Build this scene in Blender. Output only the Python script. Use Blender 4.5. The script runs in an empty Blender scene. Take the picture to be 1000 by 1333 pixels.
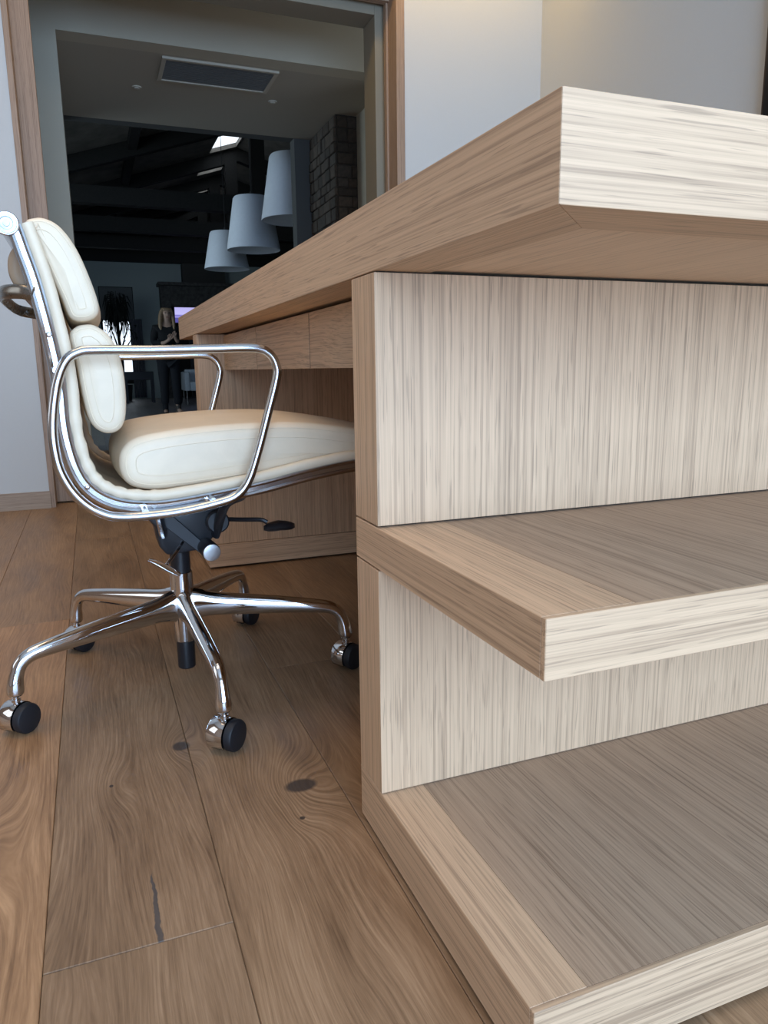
import bpy, bmesh, math, random
from mathutils import Vector, Matrix

# ------------------------------------------------------------------ camera, world, lights, exposure
scene = bpy.context.scene
COL = scene.collection
cam_data = bpy.data.cameras.new('camera')
cam = bpy.data.objects.new('camera', cam_data)
COL.objects.link(cam)
YAW, PITCH, ROLL, FPX = 0.3723, -0.1922, -0.0132, 961.34
d = Vector((math.sin(YAW) * math.cos(PITCH), math.cos(YAW) * math.cos(PITCH), math.sin(PITCH)))
r = Vector((math.cos(YAW), -math.sin(YAW), 0.0))
u = r.cross(d)
cr, sr = math.cos(ROLL), math.sin(ROLL)
right, up = cr * r + sr * u, -sr * r + cr * u
M4 = Matrix((right, up, -d)).transposed().to_4x4()
M4.translation = Vector((-0.292, -0.4297, 0.5868))
cam.matrix_world = M4
cam_data.sensor_fit = 'VERTICAL'
cam_data.sensor_height = 36.0
cam_data.lens = FPX * 36.0 / 1333.0
cam_data.clip_start = 0.02
cam_data.clip_end = 200
scene.camera = cam

world = bpy.data.worlds.new('sky')
scene.world = world
world.use_nodes = True
bg = world.node_tree.nodes['Background']
bg.inputs['Color'].default_value = (0.80, 0.90, 1.0, 1)
bg.inputs['Strength'].default_value = 1.6

scene.view_settings.view_transform = 'Standard'
scene.view_settings.look = 'None'
scene.view_settings.exposure = 0.0
scene.view_settings.gamma = 1.0
scene.view_settings.use_curve_mapping = False
scene.cycles.use_denoising = True
scene.cycles.max_bounces = 7
scene.cycles.sample_clamp_indirect = 6.0


def area_light(name, loc, target, sx, sy, energy, color):
    ld = bpy.data.lights.new(name, 'AREA')
    ld.shape = 'RECTANGLE'
    ld.size, ld.size_y = sx, sy
    ld.energy = energy
    ld.color = color
    ob = bpy.data.objects.new(name, ld)
    ob.location = loc
    v = Vector(target) - Vector(loc)
    ob.rotation_euler = v.to_track_quat('-Z', 'Y').to_euler()
    COL.objects.link(ob)
    return ob


# daylight through the window wall behind the photographer
area_light('daylight_rear_window', (0.1, -2.75, 1.15), (0.1, 0, 1.15), 3.3, 2.1, 152, (0.60, 0.945, 1.47))
# daylight through the window in the left wall
area_light('daylight_side_window', (-2.95, 1.15, 1.45), (0, 1.15, 1.45), 1.5, 1.6, 2.5, (1.0, 0.74, 0.46))
# warm recessed ceiling panel of the room
area_light('warm_ceiling_panel', (-0.7, 0.9, 2.70), (-0.7, 0.9, 0), 1.3, 1.3, 19, (1.0, 0.68, 0.38))
# warm ceiling cove above the back wall
area_light('warm_ceiling_cove', (0.9, 2.75, 2.66), (0.9, 3.3, 1.6), 2.0, 0.08, 7.5, (1.0, 0.62, 0.15))
# added unseen area light, cool fill for the great hall and its pendants
area_light('hall_fill', (-3.3, 8.6, 1.75), (4, 8.6, 1.75), 3.5, 2.2, 84, (0.62, 0.84, 1.0))

# ------------------------------------------------------------------ helpers


def tag(o, label=None, cat=None, group=None, kind=None):
    if label:
        o['label'] = label
    if cat:
        o['category'] = cat
    if group:
        o['group'] = group
    if kind:
        o['kind'] = kind
    return o


class G:
    """collects geometry in world coordinates"""

    def __init__(self):
        self.v, self.f = [], []

    def add(self, verts, faces):
        n = len(self.v)
        self.v.extend([Vector(p) for p in verts])
        self.f.extend([tuple(i + n for i in q) for q in faces])
        return self

    def box(self, x0, x1, y0, y1, z0, z1):
        vs = [(x0, y0, z0), (x1, y0, z0), (x1, y1, z0), (x0, y1, z0), (x0, y0, z1), (x1, y0, z1), (x1, y1, z1), (x0, y1, z1)]
        return self.add(vs, [(0, 3, 2, 1), (4, 5, 6, 7), (0, 1, 5, 4), (1, 2, 6, 5), (2, 3, 7, 6), (3, 0, 4, 7)])

    def prism(self, poly, axis, a, b):
        """poly of 2D points, extruded along axis from a to b"""
        def p3(p, t):
            if axis == 'x':
                return (t, p[0], p[1])
            if axis == 'y':
                return (p[0], t, p[1])
            return (p[0], p[1], t)
        n = len(poly)
        vs = [p3(p, a) for p in poly] + [p3(p, b) for p in poly]
        fs = [tuple(range(n))[::-1], tuple(range(n, 2 * n))]
        fs += [(i, (i + 1) % n, n + (i + 1) % n, n + i) for i in range(n)]
        return self.add(vs, fs)

    def loft(self, rings, closed=False, cap=True):
        n = len(rings[0])
        vs = [p for rg in rings for p in rg]
        m = len(rings)
        fs = []
        for k in range(m if closed else m - 1):
            a, b = k * n, ((k + 1) % m) * n
            fs += [(a + i, a + (i + 1) % n, b + (i + 1) % n, b + i) for i in range(n)]
        if cap and not closed:
            fs.append(tuple(range(n))[::-1])
            fs.append(tuple(range((m - 1) * n, m * n)))
        return self.add(vs, fs)

    def tube(self, path, rad, seg=10, closed=False, flat=1.0, ref=(0, 0, 1)):
        """rad: number or list; flat: ratio of the radius across the ref direction"""
        path = [Vector(p) for p in path]
        m = len(path)
        rads = rad if isinstance(rad, (list, tuple)) else [rad] * m
        ref = Vector(ref)
        rings = []
        side0 = None
        for i, p in enumerate(path):
            if closed:
                t = path[(i + 1) % m] - path[i - 1]
            else:
                t = path[min(i + 1, m - 1)] - path[max(i - 1, 0)]
            t.normalize()
            s = ref.cross(t)
            if s.length < 1e-3:
                s = side0 if side0 is not None else Vector((1, 0, 0)).cross(t)
            s = (s - t * s.dot(t)).normalized()
            if side0 is not None and s.dot(side0) < 0:
                s = -s
            side0 = s
            w = t.cross(s)
            rr = rads[i]
            if isinstance(rr, (list, tuple)):
                ra, rb = rr
            else:
                ra, rb = rr * flat, rr
            rings.append([p + s * math.cos(2 * math.pi * k / seg) * ra + w * math.sin(2 * math.pi * k / seg) * rb for k in range(seg)])
        return self.loft(rings, closed)

    def lathe(self, origin, axis, prof, seg=24):
        """prof: list of (distance along axis, radius)"""
        o, ax = Vector(origin), Vector(axis).normalized()
        s = ax.orthogonal().normalized()
        w = ax.cross(s)
        rings = [[o + ax * h + (s * math.cos(2 * math.pi * k / seg) + w * math.sin(2 * math.pi * k / seg)) * max(rr, 1e-5) for k in range(seg)] for h, rr in prof]
        return self.loft(rings)

    def build(self, name, mat, parent=None, smooth=False, bevel=0, segs=2, label=None, kind=None, angle=40, subsurf=0, loc=None):
        lo = Vector([min(p[i] for p in self.v) for i in range(3)])
        hi = Vector([max(p[i] for p in self.v) for i in range(3)])
        c = Vector(loc) if loc is not None else (lo + hi) / 2
        me = bpy.data.meshes.new(name)
        bm = bmesh.new()
        bv = [bm.verts.new(p - c) for p in self.v]
        for q in self.f:
            try:
                bm.faces.new([bv[i] for i in q])
            except ValueError:
                pass
        bmesh.ops.recalc_face_normals(bm, faces=bm.faces)
        if bevel:
            es = [e for e in bm.edges if len(e.link_faces) == 2 and e.calc_face_angle(0) > math.radians(30)]
            bmesh.ops.bevel(bm, geom=es, offset=bevel, segments=segs, affect='EDGES', profile=0.5)
        if smooth:
            for f in bm.faces:
                f.smooth = True
            for e in bm.edges:
                if len(e.link_faces) == 2 and e.calc_face_angle(0) > math.radians(angle):
                    e.smooth = False
        bm.to_mesh(me)
        bm.free()
        me.materials.append(mat)
        o = bpy.data.objects.new(name, me)
        COL.objects.link(o)
        if parent is not None:
            o.parent = parent
            o.location = c - WLOC[parent.name]
        else:
            o.location = c
        WLOC[o.name] = c
        if subsurf:
            md = o.modifiers.new('smooth', 'SUBSURF')
            md.levels = md.render_levels = subsurf
        if label:
            o['label'] = label
        if kind:
            o['kind'] = kind
        return o


WLOC = {}


def thing(name, loc, label, cat, group=None):
    o = bpy.data.objects.new(name, None)
    o.empty_display_size = 0.1
    COL.objects.link(o)
    o.location = loc
    WLOC[o.name] = Vector(loc)
    return tag(o, label, cat, group)


def copy_tree(o, offset=None, parent=None):
    c = o.copy()
    COL.objects.link(c)
    c.parent = parent
    if offset is not None:
        c.location = o.location + Vector(offset)
    for ch in list(o.children):
        copy_tree(ch, None, c)
    return c


def spline(pts, n=6, closed=False):
    """Catmull-Rom through the points"""
    P = [Vector(p) for p in pts]
    m = len(P)
    out = []
    for i in range(m if closed else m - 1):
        p0 = P[(i - 1) % m] if closed or i > 0 else P[0] * 2 - P[1]
        p1, p2 = P[i], P[(i + 1) % m]
        p3 = P[(i + 2) % m] if closed or i + 2 < m else P[-1] * 2 - P[-2]
        for k in range(n):
            t = k / n
            out.append(0.5 * ((2 * p1) + (p2 - p0) * t + (2 * p0 - 5 * p1 + 4 * p2 - p3) * t * t + (3 * p1 - p0 - 3 * p2 + p3) * t ** 3))
    if not closed:
        out.append(P[-1])
    return out


# ------------------------------------------------------------------ materials


class NT:
    def __init__(self, name):
        self.m = bpy.data.materials.new(name)
        self.m.use_nodes = True
        self.t = self.m.node_tree
        self.b = self.t.nodes['Principled BSDF']

    def n(self, typ, **kw):
        nd = self.t.nodes.new(typ)
        for k, v in kw.items():
            setattr(nd, k, v)
        return nd

    def l(self, a, b):
        self.t.links.new(a, b)

    def val(self, x, sock):
        if isinstance(x, (int, float)):
            sock.default_value = x
        elif isinstance(x, (tuple, list)):
            sock.default_value = x
        else:
            self.l(x, sock)

    def math(self, op, a, b=0.0, c=0.0, clamp=False):
        nd = self.n('ShaderNodeMath', operation=op, use_clamp=clamp)
        for s, x in zip(nd.inputs, (a, b, c)):
            self.val(x, s)
        return nd.outputs[0]

    def vmath(self, op, a, b):
        nd = self.n('ShaderNodeVectorMath', operation=op)
        self.val(a, nd.inputs[0])
        self.val(b, nd.inputs[1])
        return nd.outputs[0]

    def noise(self, vec, scale=1.0, detail=3, rough=0.6, dist=0.0, w=None):
        nd = self.n('ShaderNodeTexNoise', noise_dimensions='4D' if w is not None else '3D')
        self.l(vec, nd.inputs['Vector'])
        nd.inputs['Scale'].default_value = scale
        nd.inputs['Detail'].default_value = detail
        nd.inputs['Roughness'].default_value = rough
        nd.inputs['Distortion'].default_value = dist
        if w is not None:
            self.val(w, nd.inputs['W'])
        return nd.outputs[0]

    def ramp(self, fac, stops):
        nd = self.n('ShaderNodeValToRGB')
        el = nd.color_ramp.elements
        while len(el) < len(stops):
            el.new(0.5)
        for e, (p, c) in zip(el, stops):
            e.position = p
            e.color = (*c, 1) if len(c) == 3 else c
        self.val(fac, nd.inputs[0])
        return nd.outputs[0]

    def rng(self, x, a, b, c=0.0, d=1.0):
        nd = self.n('ShaderNodeMapRange')
        self.val(x, nd.inputs[0])
        for i, q in enumerate((a, b, c, d)):
            nd.inputs[i + 1].default_value = q
        return nd.outputs[0]

    def mix(self, fac, a, b, mode='MIX'):
        nd = self.n('ShaderNodeMix', data_type='RGBA', blend_type=mode)
        self.val(fac, nd.inputs[0])
        for s, x in ((nd.inputs[6], a), (nd.inputs[7], b)):
            if isinstance(x, tuple):
                s.default_value = (*x, 1) if len(x) == 3 else x
            else:
                self.l(x, s)
        return nd.outputs[2]

    def bump(self, h, strength, dist):
        nd = self.n('ShaderNodeBump')
        nd.inputs['Strength'].default_value = strength
        nd.inputs['Distance'].default_value = dist
        self.l(h, nd.inputs['Height'])
        self.l(nd.outputs[0], self.b.inputs['Normal'])

    def set(self, **kw):
        for k, v in kw.items():
            s = self.b.inputs[k.replace('_', ' ')]
            if isinstance(v, tuple) and len(v) == 3:
                v = (*v, 1)
            self.val(v, s)
        return self.m


def plain(name, col, rough=0.5, metal=0.0, emit=None, estr=0.0, vary=0.06, vscale=30.0, **kw):
    """simple surface with a little procedural variation"""
    t = NT(name)
    tc = t.n('ShaderNodeTexCoord')
    nz = t.noise(tc.outputs['Object'], vscale, 3)
    lo = tuple(max(0.0, c * (1 - vary)) for c in col)
    hi = tuple(min(1.0, c * (1 + vary)) for c in col)
    c = t.ramp(nz, [(0.3, lo), (0.7, hi)])
    t.set(Base_Color=c, Roughness=rough, Metallic=metal, **kw)
    if emit:
        t.set(Emission_Color=emit, Emission_Strength=estr)
    return t.m


def oak(name, grain, light, dark, cath=False, rough=0.5):
    """straight-grained oak veneer with the grain along one axis"""
    t = NT(name)
    tc = t.n('ShaderNodeTexCoord')
    oi = t.n('ShaderNodeObjectInfo')
    w = t.math('MULTIPLY', oi.outputs['Random'], 37.0)

    def sc(across, along):
        v = [across] * 3
        v['xyz'.index(grain)] = along
        return t.vmath('MULTIPLY', tc.outputs['Object'], tuple(v))
    bend = t.noise(sc(6, 1.2), 1.0, 2, 0.5, 0, w)
    vec = t.n('ShaderNodeVectorMath', operation='MULTIPLY_ADD')
    t.l(bend, vec.inputs[0])
    k = 0.10 if cath else 0.012
    vec.inputs[1].default_value = tuple(0 if a == grain else k for a in 'xyz')
    t.l(tc.outputs['Object'], vec.inputs[2])
    P = vec.outputs[0]

    def sp(across, along):
        v = [across] * 3
        v['xyz'.index(grain)] = along
        return t.vmath('MULTIPLY', P, tuple(v))
    g1 = t.noise(sp(280, 1.2), 1.0, 2, 0.65, 0.12, w)
    g2 = t.noise(sp(800, 7.0), 1.0, 2, 0.6, 0.2, w)
    g3 = t.noise(sp(26, 0.7), 1.0, 2, 0.5, 0, w)
    pore = t.noise(sp(560, 15.0), 1.0, 1, 0.5, 0.2, w)
    f = t.math('ADD', t.math('MULTIPLY', g1, 0.62), t.math('MULTIPLY', g2, 0.28))
    f = t.math('ADD', f, t.math('MULTIPLY', g3, 0.10))
    mid = tuple((a * 0.62 + b * 0.38) for a, b in zip(light, dark))
    c = t.ramp(f, [(0.38, dark), (0.47, mid), (0.58, light)])
    pm = t.rng(pore, 0.60, 0.67)
    c = t.mix(t.math('MULTIPLY', pm, 0.5), c, tuple(x * 0.62 for x in dark))
    t.set(Base_Color=c, Roughness=rough, Specular_IOR_Level=0.35)
    t.bump(f, 0.25, 0.0012)
    return t.m


OAK_L, OAK_D = (0.635, 0.422, 0.258), (0.395, 0.254, 0.152)
oak_x = oak('oak_grain_x', 'x', OAK_L, OAK_D)
oak_y = oak('oak_grain_y', 'y', OAK_L, OAK_D)
oak_z = oak('oak_grain_z', 'z', OAK_L, OAK_D)
oak_drawer = oak('oak_drawer_front', 'y', OAK_L, OAK_D, cath=True)
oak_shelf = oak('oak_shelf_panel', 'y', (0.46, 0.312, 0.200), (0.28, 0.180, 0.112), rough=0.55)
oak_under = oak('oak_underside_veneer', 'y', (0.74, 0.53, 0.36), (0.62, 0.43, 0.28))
oak_jamb = oak('oak_door_frame', 'z', (0.40, 0.275, 0.19), (0.25, 0.165, 0.11))
oak_head = oak('oak_door_head', 'x', (0.40, 0.275, 0.19), (0.25, 0.165, 0.11))
oak_base = oak('oak_baseboard', 'x', (0.40, 0.30, 0.215), (0.27, 0.19, 0.135))


def floor_material(name, cols, cool=False):
    t = NT(name)
    geo = t.n('ShaderNodeNewGeometry')
    sep = t.n('ShaderNodeSeparateXYZ')
    t.l(geo.outputs['Position'], sep.inputs[0])
    X, Y = sep.outputs[0], sep.outputs[1]
    at = t.n('ShaderNodeAttribute', attribute_type='OBJECT', attribute_name='tone')
    tone = at.outputs['Fac']
    oi = t.n('ShaderNodeObjectInfo')
    w = t.math('MULTIPLY', oi.outputs['Random'], 91.0)
    pos = geo.outputs['Position']
    warp = t.noise(t.vmath('MULTIPLY', pos, (7.0, 1.5, 1)), 1.0, 2, 0.5, 0.3, w)
    fld = t.math('MULTIPLY_ADD', warp, 0.10, X)
    knotmask = None
    near_knot = 0.0
    knots = [(-0.056, 0.517, 0.055, 0.085, 0.075, 0.024, 0.017), (-0.204, 0.70, 0.03, 0.05, 0.03, 0.014, 0.016),
             (-0.31, 0.62, 0.03, 0.08, 0.03, 0.003, 0.004), (-0.075, 0.44, 0.02, 0.03, 0.015, 0.004, 0.004),
             (-0.47, 0.52, 0.04, 0.12, 0.05, 0.003, 0.003)]
    for kx, ky, a, b, amp, ra, rb in knots:
        dx, dy = t.math('SUBTRACT', X, kx), t.math('SUBTRACT', Y, ky)

        def d2(p, q):
            ex = t.math('DIVIDE', dx, p)
            ey = t.math('DIVIDE', dy, q)
            return t.math('ADD', t.math('MULTIPLY', ex, ex), t.math('MULTIPLY', ey, ey))
        g = t.math('EXPONENT', t.math('MULTIPLY', d2(a, b), -1.0))
        fld = t.math('MULTIPLY_ADD', g, amp, fld)
        near_knot = t.math('ADD', t.math('EXPONENT', t.math('MULTIPLY', d2(a * 1.5, b * 1.5), -1.0)), near_knot)
        km = t.rng(t.math('ADD', d2(ra, rb), t.math('MULTIPLY', warp, 0.6)), 1.5, 0.9)
        knotmask = km if knotmask is None else t.math('MAXIMUM', knotmask, km)
    # the dark filled crack in the board beside the butt joint
    cx = t.math('SUBTRACT', t.math('MULTIPLY_ADD', t.noise(t.vmath('MULTIPLY', pos, (0, 40, 0)), 1.0, 2), 0.010, X), -0.2655)
    cy = t.math('SUBTRACT', Y, 0.338)
    taper = t.rng(Y, 0.285, 0.41, 0.0036, 0.0014)
    ex = t.math('DIVIDE', cx, taper)
    ey = t.math('DIVIDE', cy, 0.062)
    crack = t.rng(t.math('ADD', t.math('MULTIPLY', ex, ex), t.math('POWER', t.math('ABSOLUTE', ey), 6.0)), 1.3, 0.6)
    crack = t.math('MULTIPLY', crack, t.math('GREATER_THAN', Y, 0.2855))
    rings = t.math('SINE', t.math('MULTIPLY', fld, 2 * math.pi * 125))
    comb = t.n('ShaderNodeCombineXYZ')
    t.l(fld, comb.inputs[0])
    t.l(Y, comb.inputs[1])
    fp = comb.outputs[0]
    g1 = t.noise(t.vmath('MULTIPLY', fp, (300, 8, 1)), 1.0, 3, 0.65, 0.3, w)
    g2 = t.noise(t.vmath('MULTIPLY', fp, (800, 35, 1)), 1.0, 2, 0.6, 0.0, w)
    g3 = t.noise(t.vmath('MULTIPLY', pos, (14, 3, 1)), 1.0, 3, 0.6, 0.6, w)
    amp = t.rng(t.noise(t.vmath('MULTIPLY', pos, (9, 2.2, 1)), 1.0, 2, 0.5, 0, w), 0.48, 0.72, 0.002, 0.03)
    amp = t.math('MULTIPLY_ADD', near_knot, 0.03, amp)
    f = t.math('MULTIPLY', g1, 0.44)
    f = t.math('MULTIPLY_ADD', g2, 0.18, f)
    f = t.math('MULTIPLY_ADD', g3, 0.40, f)
    f = t.math('MULTIPLY_ADD', rings, amp, f)
    c = t.ramp(f, [(0.34, cols[0]), (0.5, cols[1]), (0.66, cols[2])])
    bright = t.ramp(tone, [(0.0, (0.62, 0.62, 0.64)), (0.5, (1, 1, 1)), (1.0, (1.58, 1.38, 1.16))])
    c = t.mix(1.0, c, bright, 'MULTIPLY')
    c = t.mix(t.math('MULTIPLY', knotmask, 0.88), c, (0.045, 0.035, 0.03))
    c = t.mix(t.math('MULTIPLY', crack, 0.85), c, (0.06, 0.055, 0.055))
    t.set(Base_Color=c, Roughness=t.rng(g3, 0.3, 0.7, 0.36, 0.5), Specular_IOR_Level=0.4)
    t.bump(f, 0.22, 0.0012)
    return t.m


floor_mat = floor_material('oak_floor', [(0.135, 0.073, 0.037), (0.278, 0.163, 0.086), (0.42, 0.262, 0.147)])
hall_floor_mat = floor_material('grey_hall_floor', [(0.10, 0.10, 0.105), (0.17, 0.17, 0.175), (0.24, 0.24, 0.25)])
subfloor_mat = plain('subfloor', (0.03, 0.02, 0.014), 0.9)


def paint(name, col, rough=0.75):
    t = NT(name)
    tc = t.n('ShaderNodeTexCoord')
    nz = t.noise(tc.outputs['Object'], 220.0, 3, 0.6)
    c = t.ramp(nz, [(0.3, tuple(x * 0.98 for x in col)), (0.7, col)])
    t.set(Base_Color=c, Roughness=rough, Specular_IOR_Level=0.25)
    t.bump(nz, 0.08, 0.001)
    return t.m


wall_mat = paint('white_wall_paint', (0.58, 0.58, 0.555))
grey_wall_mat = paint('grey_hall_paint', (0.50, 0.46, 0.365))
trim_mat = paint('dull_trim_paint', (0.25, 0.225, 0.17))
hall_wall_mat = paint('grey_green_hall_paint', (0.50, 0.56, 0.55))
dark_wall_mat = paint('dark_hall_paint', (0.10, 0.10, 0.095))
ceil_mat = paint('ceiling_paint', (0.70, 0.69, 0.65))
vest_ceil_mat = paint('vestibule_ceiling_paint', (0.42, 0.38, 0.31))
bounce_wall_mat = oak('wood_bounce_wall', 'z', (0.36, 0.24, 0.16), (0.24, 0.15, 0.10))  # warm wood colour given to the unseen left wall for its bounce light


def leather(name, col):
    t = NT(name)
    tc = t.n('ShaderNodeTexCoord')
    n1 = t.noise(tc.outputs['Object'], 14.0, 4, 0.6, 0.8)
    n2 = t.noise(tc.outputs['Object'], 700.0, 2, 0.6)
    c = t.ramp(n1, [(0.3, tuple(x * 0.93 for x in col)), (0.65, col)])
    h = t.math('MULTIPLY_ADD', n2, 0.12, n1)
    t.set(Base_Color=c, Roughness=0.48, Specular_IOR_Level=0.4)
    t.bump(h, 0.16, 0.004)
    return t.m


leather_mat = leather('cream_leather', (0.82, 0.665, 0.475))
leather_back_mat = leather('shaded_leather_back', (0.33, 0.22, 0.135))  # darker copy of the leather, shade behind the backrest put into the colour


def metal(name, col, rough, vary=0.05):
    t = NT(name)
    tc = t.n('ShaderNodeTexCoord')
    nz = t.noise(tc.outputs['Object'], 60.0, 2)
    t.set(Base_Color=col, Metallic=1.0, Roughness=t.rng(nz, 0.3, 0.7, rough * 0.85, rough * 1.15))
    return t.m


chrome_mat = metal('polished_chrome', (0.70, 0.70, 0.71), 0.07)
alu_mat = metal('polished_aluminium', (0.56, 0.57, 0.59), 0.17)
brushed_mat = metal('brushed_aluminium', (0.66, 0.68, 0.69), 0.40)
cap_mat = metal('turned_end_cap', (0.30, 0.31, 0.31), 0.36)
dark_alu_mat = metal('dark_aluminium', (0.30, 0.285, 0.26), 0.28)
black_plastic = plain('black_plastic', (0.012, 0.012, 0.014), 0.35)
black_mech = plain('black_mechanism', (0.016, 0.017, 0.020), 0.42)
black_tyre = plain('black_wheel', (0.008, 0.008, 0.010), 0.55)
black_gap = plain('dark_joint_and_gap_shade', (0.02, 0.014, 0.010), 0.9)


def build_box(name, x0, x1, y0, y1, z0, z1, mat, parent=None, bevel=0.0, **kw):
    return G().box(x0, x1, y0, y1, z0, z1).build(name, mat, parent, bevel=bevel, **kw)


def structure(o):
    o['kind'] = 'structure'
    return o


# ------------------------------------------------------------------ the room shell
WALL_Y, RIGHT_X, LEFT_X, REAR_Y, CEIL_Z = 3.105, 1.977, -2.8, -2.6, 2.75
DOOR_L, DOOR_R, DOOR_TOP = -0.495, 1.222, 2.40

fl = structure(build_box('floor', LEFT_X - 0.2, 3.2, REAR_Y - 0.2, 5.58, -0.12, -0.016, subfloor_mat))
random.seed(5)
PW, SEAM = 0.1895, -0.3835


def plank(x0, y0, y1, z, mat, parent, tone, dz=0.0):
    o = G().box(x0 + 0.0003, x0 + PW - 0.0003, y0 + 0.0003, y1 - 0.0003, z - 0.016, z + dz).build('plank', mat, parent, bevel=0.0009, segs=1)
    o['tone'] = float(tone)
    return o


TONES = {}
for k in range(-13, 13):
    x0 = SEAM + k * PW
    if x0 + PW < LEFT_X - 0.1 or x0 > RIGHT_X + 0.05:
        continue
    if k == 0:
        cuts = [-2.7, -1.6, 0.285, 2.35, 4.3, 5.58]
    elif k == -1:
        cuts = [-2.7, -0.6, 1.44, 3.4, 5.58]
    elif k == 1:
        cuts = [-2.7, -0.9, 1.55, 3.9, 5.58]
    elif k == 2:
        cuts = [-2.7, -1.2, 0.95, 2.9, 5.58]
    else:
        s = -2.7 - random.uniform(0.0, 1.6)
        cuts = [-2.7]
        s += random.uniform(1.9, 2.3)
        while s < 5.3:
            if s > -2.3:
                cuts.append(s)
            s += random.uniform(1.8, 2.3)
        cuts.append(5.58)
    for j in range(len(cuts) - 1):
        tone = random.uniform(0.36, 0.62)
        if k == -1:
            tone = 0.76 if cuts[j + 1] < 1.5 else 0.55
        if k == 0:
            tone = 0.40 if cuts[j] > 0.2 else 0.34
        if k == 1:
            tone = 0.50 if cuts[j] < 1 else 0.42
        plank(x0, cuts[j], cuts[j + 1], 0.0, floor_mat, fl, tone, random.uniform(-0.0003, 0.0003))

# back wall with the doorway, made of three pieces
WB = 0.15
wb = G().box(LEFT_X - 0.15, DOOR_L, WALL_Y, WALL_Y + WB, 0, CEIL_Z)
wb.box(DOOR_R, RIGHT_X + 0.15, WALL_Y, WALL_Y + WB, 0, CEIL_Z)
wb.box(DOOR_L, DOOR_R, WALL_Y, WALL_Y + WB, DOOR_TOP, CEIL_Z)
structure(wb.build('wall_back', wall_mat))
structure(build_box('wall_right', RIGHT_X, RIGHT_X + 0.15, REAR_Y - 0.15, WALL_Y, 0, CEIL_Z, wall_mat))
# left wall with a window opening
wl = G()
wl.box(LEFT_X - 0.15, LEFT_X, REAR_Y - 0.15, 0.4, 0, CEIL_Z).box(LEFT_X - 0.15, LEFT_X, 1.9, WALL_Y, 0, CEIL_Z)
wl.box(LEFT_X - 0.15, LEFT_X, 0.4, 1.9, 0, 0.65).box(LEFT_X - 0.15, LEFT_X, 0.4, 1.9, 2.25, CEIL_Z)
structure(wl.build('wall_left', bounce_wall_mat))
# rear wall with a wide window opening
wr = G()
wr.box(LEFT_X, -1.55, REAR_Y - 0.15, REAR_Y, 0, CEIL_Z).box(1.75, RIGHT_X, REAR_Y - 0.15, REAR_Y, 0, CEIL_Z)
wr.box(-1.55, 1.75, REAR_Y - 0.15, REAR_Y, 0, 0.1).box(-1.55, 1.75, REAR_Y - 0.15, REAR_Y, 2.2, CEIL_Z)
structure(wr.build('wall_rear', wall_mat))
wf = structure(build_box('window_1', -1.55, 1.75, REAR_Y - 0.10, REAR_Y - 0.04, 0.1, 0.14, oak_head))
for xx in (-1.55, -0.48, 0.62, 1.70):
    build_box('window_frame', xx, xx + 0.05, REAR_Y - 0.10, REAR_Y - 0.04, 0.14, 2.16, oak_jamb, wf)
build_box('window_frame', -1.55, 1.75, REAR_Y - 0.10, REAR_Y - 0.04, 2.16, 2.20, oak_head, wf)
wf2 = structure(build_box('window_2', LEFT_X - 0.10, LEFT_X - 0.04, 0.4, 1.9, 0.61, 0.65, oak_y))
for yy in (0.4, 1.125, 1.85):
    build_box('window_frame', LEFT_X - 0.10, LEFT_X - 0.04, yy, yy + 0.05, 0.65, 2.25, oak_jamb, wf2)
structure(build_box('ceiling', LEFT_X - 0.15, RIGHT_X + 0.15, REAR_Y - 0.15, WALL_Y + WB, CEIL_Z, CEIL_Z + 0.12, ceil_mat))
bb = G().box(LEFT_X, DOOR_L + 0.004, WALL_Y - 0.016, WALL_Y, 0, 0.075)
structure(bb.build('baseboard_left', oak_base, bevel=0.001))
structure(build_box('baseboard_back', DOOR_R, RIGHT_X, WALL_Y - 0.016, WALL_Y, 0, 0.075, oak_base, bevel=0.001))
structure(build_box('baseboard_right', RIGHT_X - 0.016, RIGHT_X, REAR_Y, WALL_Y - 0.016, 0, 0.075, oak_y, bevel=0.001))

# doorway: oak casing, a recessed sliding leaf stile at the left, the right jamb, the head
dr = structure(build_box('door_1', DOOR_L, DOOR_L + 0.022, WALL_Y - 0.004, WALL_Y + WB, 0, DOOR_TOP, oak_jamb, bevel=0.001))
build_box('door_stile', DOOR_L + 0.022, -0.398, 3.205, 3.255, 0.008, DOOR_TOP, oak_jamb, dr, bevel=0.002)
build_box('jamb', 1.180, DOOR_R, WALL_Y - 0.004, WALL_Y + WB, 0, DOOR_TOP, oak_jamb, dr, bevel=0.001)
build_box('stop_groove', 1.170, 1.180, WALL_Y + 0.10, WALL_Y + 0.13, 0, DOOR_TOP, oak_jamb, dr)
build_box('head', DOOR_L + 0.022, 1.18, WALL_Y - 0.004, WALL_Y + WB, 2.315, 2.41, oak_head, dr, bevel=0.001)
build_box('head_track', DOOR_L + 0.022, 1.18, WALL_Y + 0.08, WALL_Y + 0.12, 2.295, 2.315, oak_head, dr)
tr = G().box(1.134, 1.24, 3.262, 3.42, 0, 2.42)
structure(tr.build('trim_1', trim_mat, bevel=0.002))
structure(build_box('trim_2', -0.7, 1.134, 3.262, 3.42, 2.262, 2.42, trim_mat, bevel=0.002))

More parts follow.
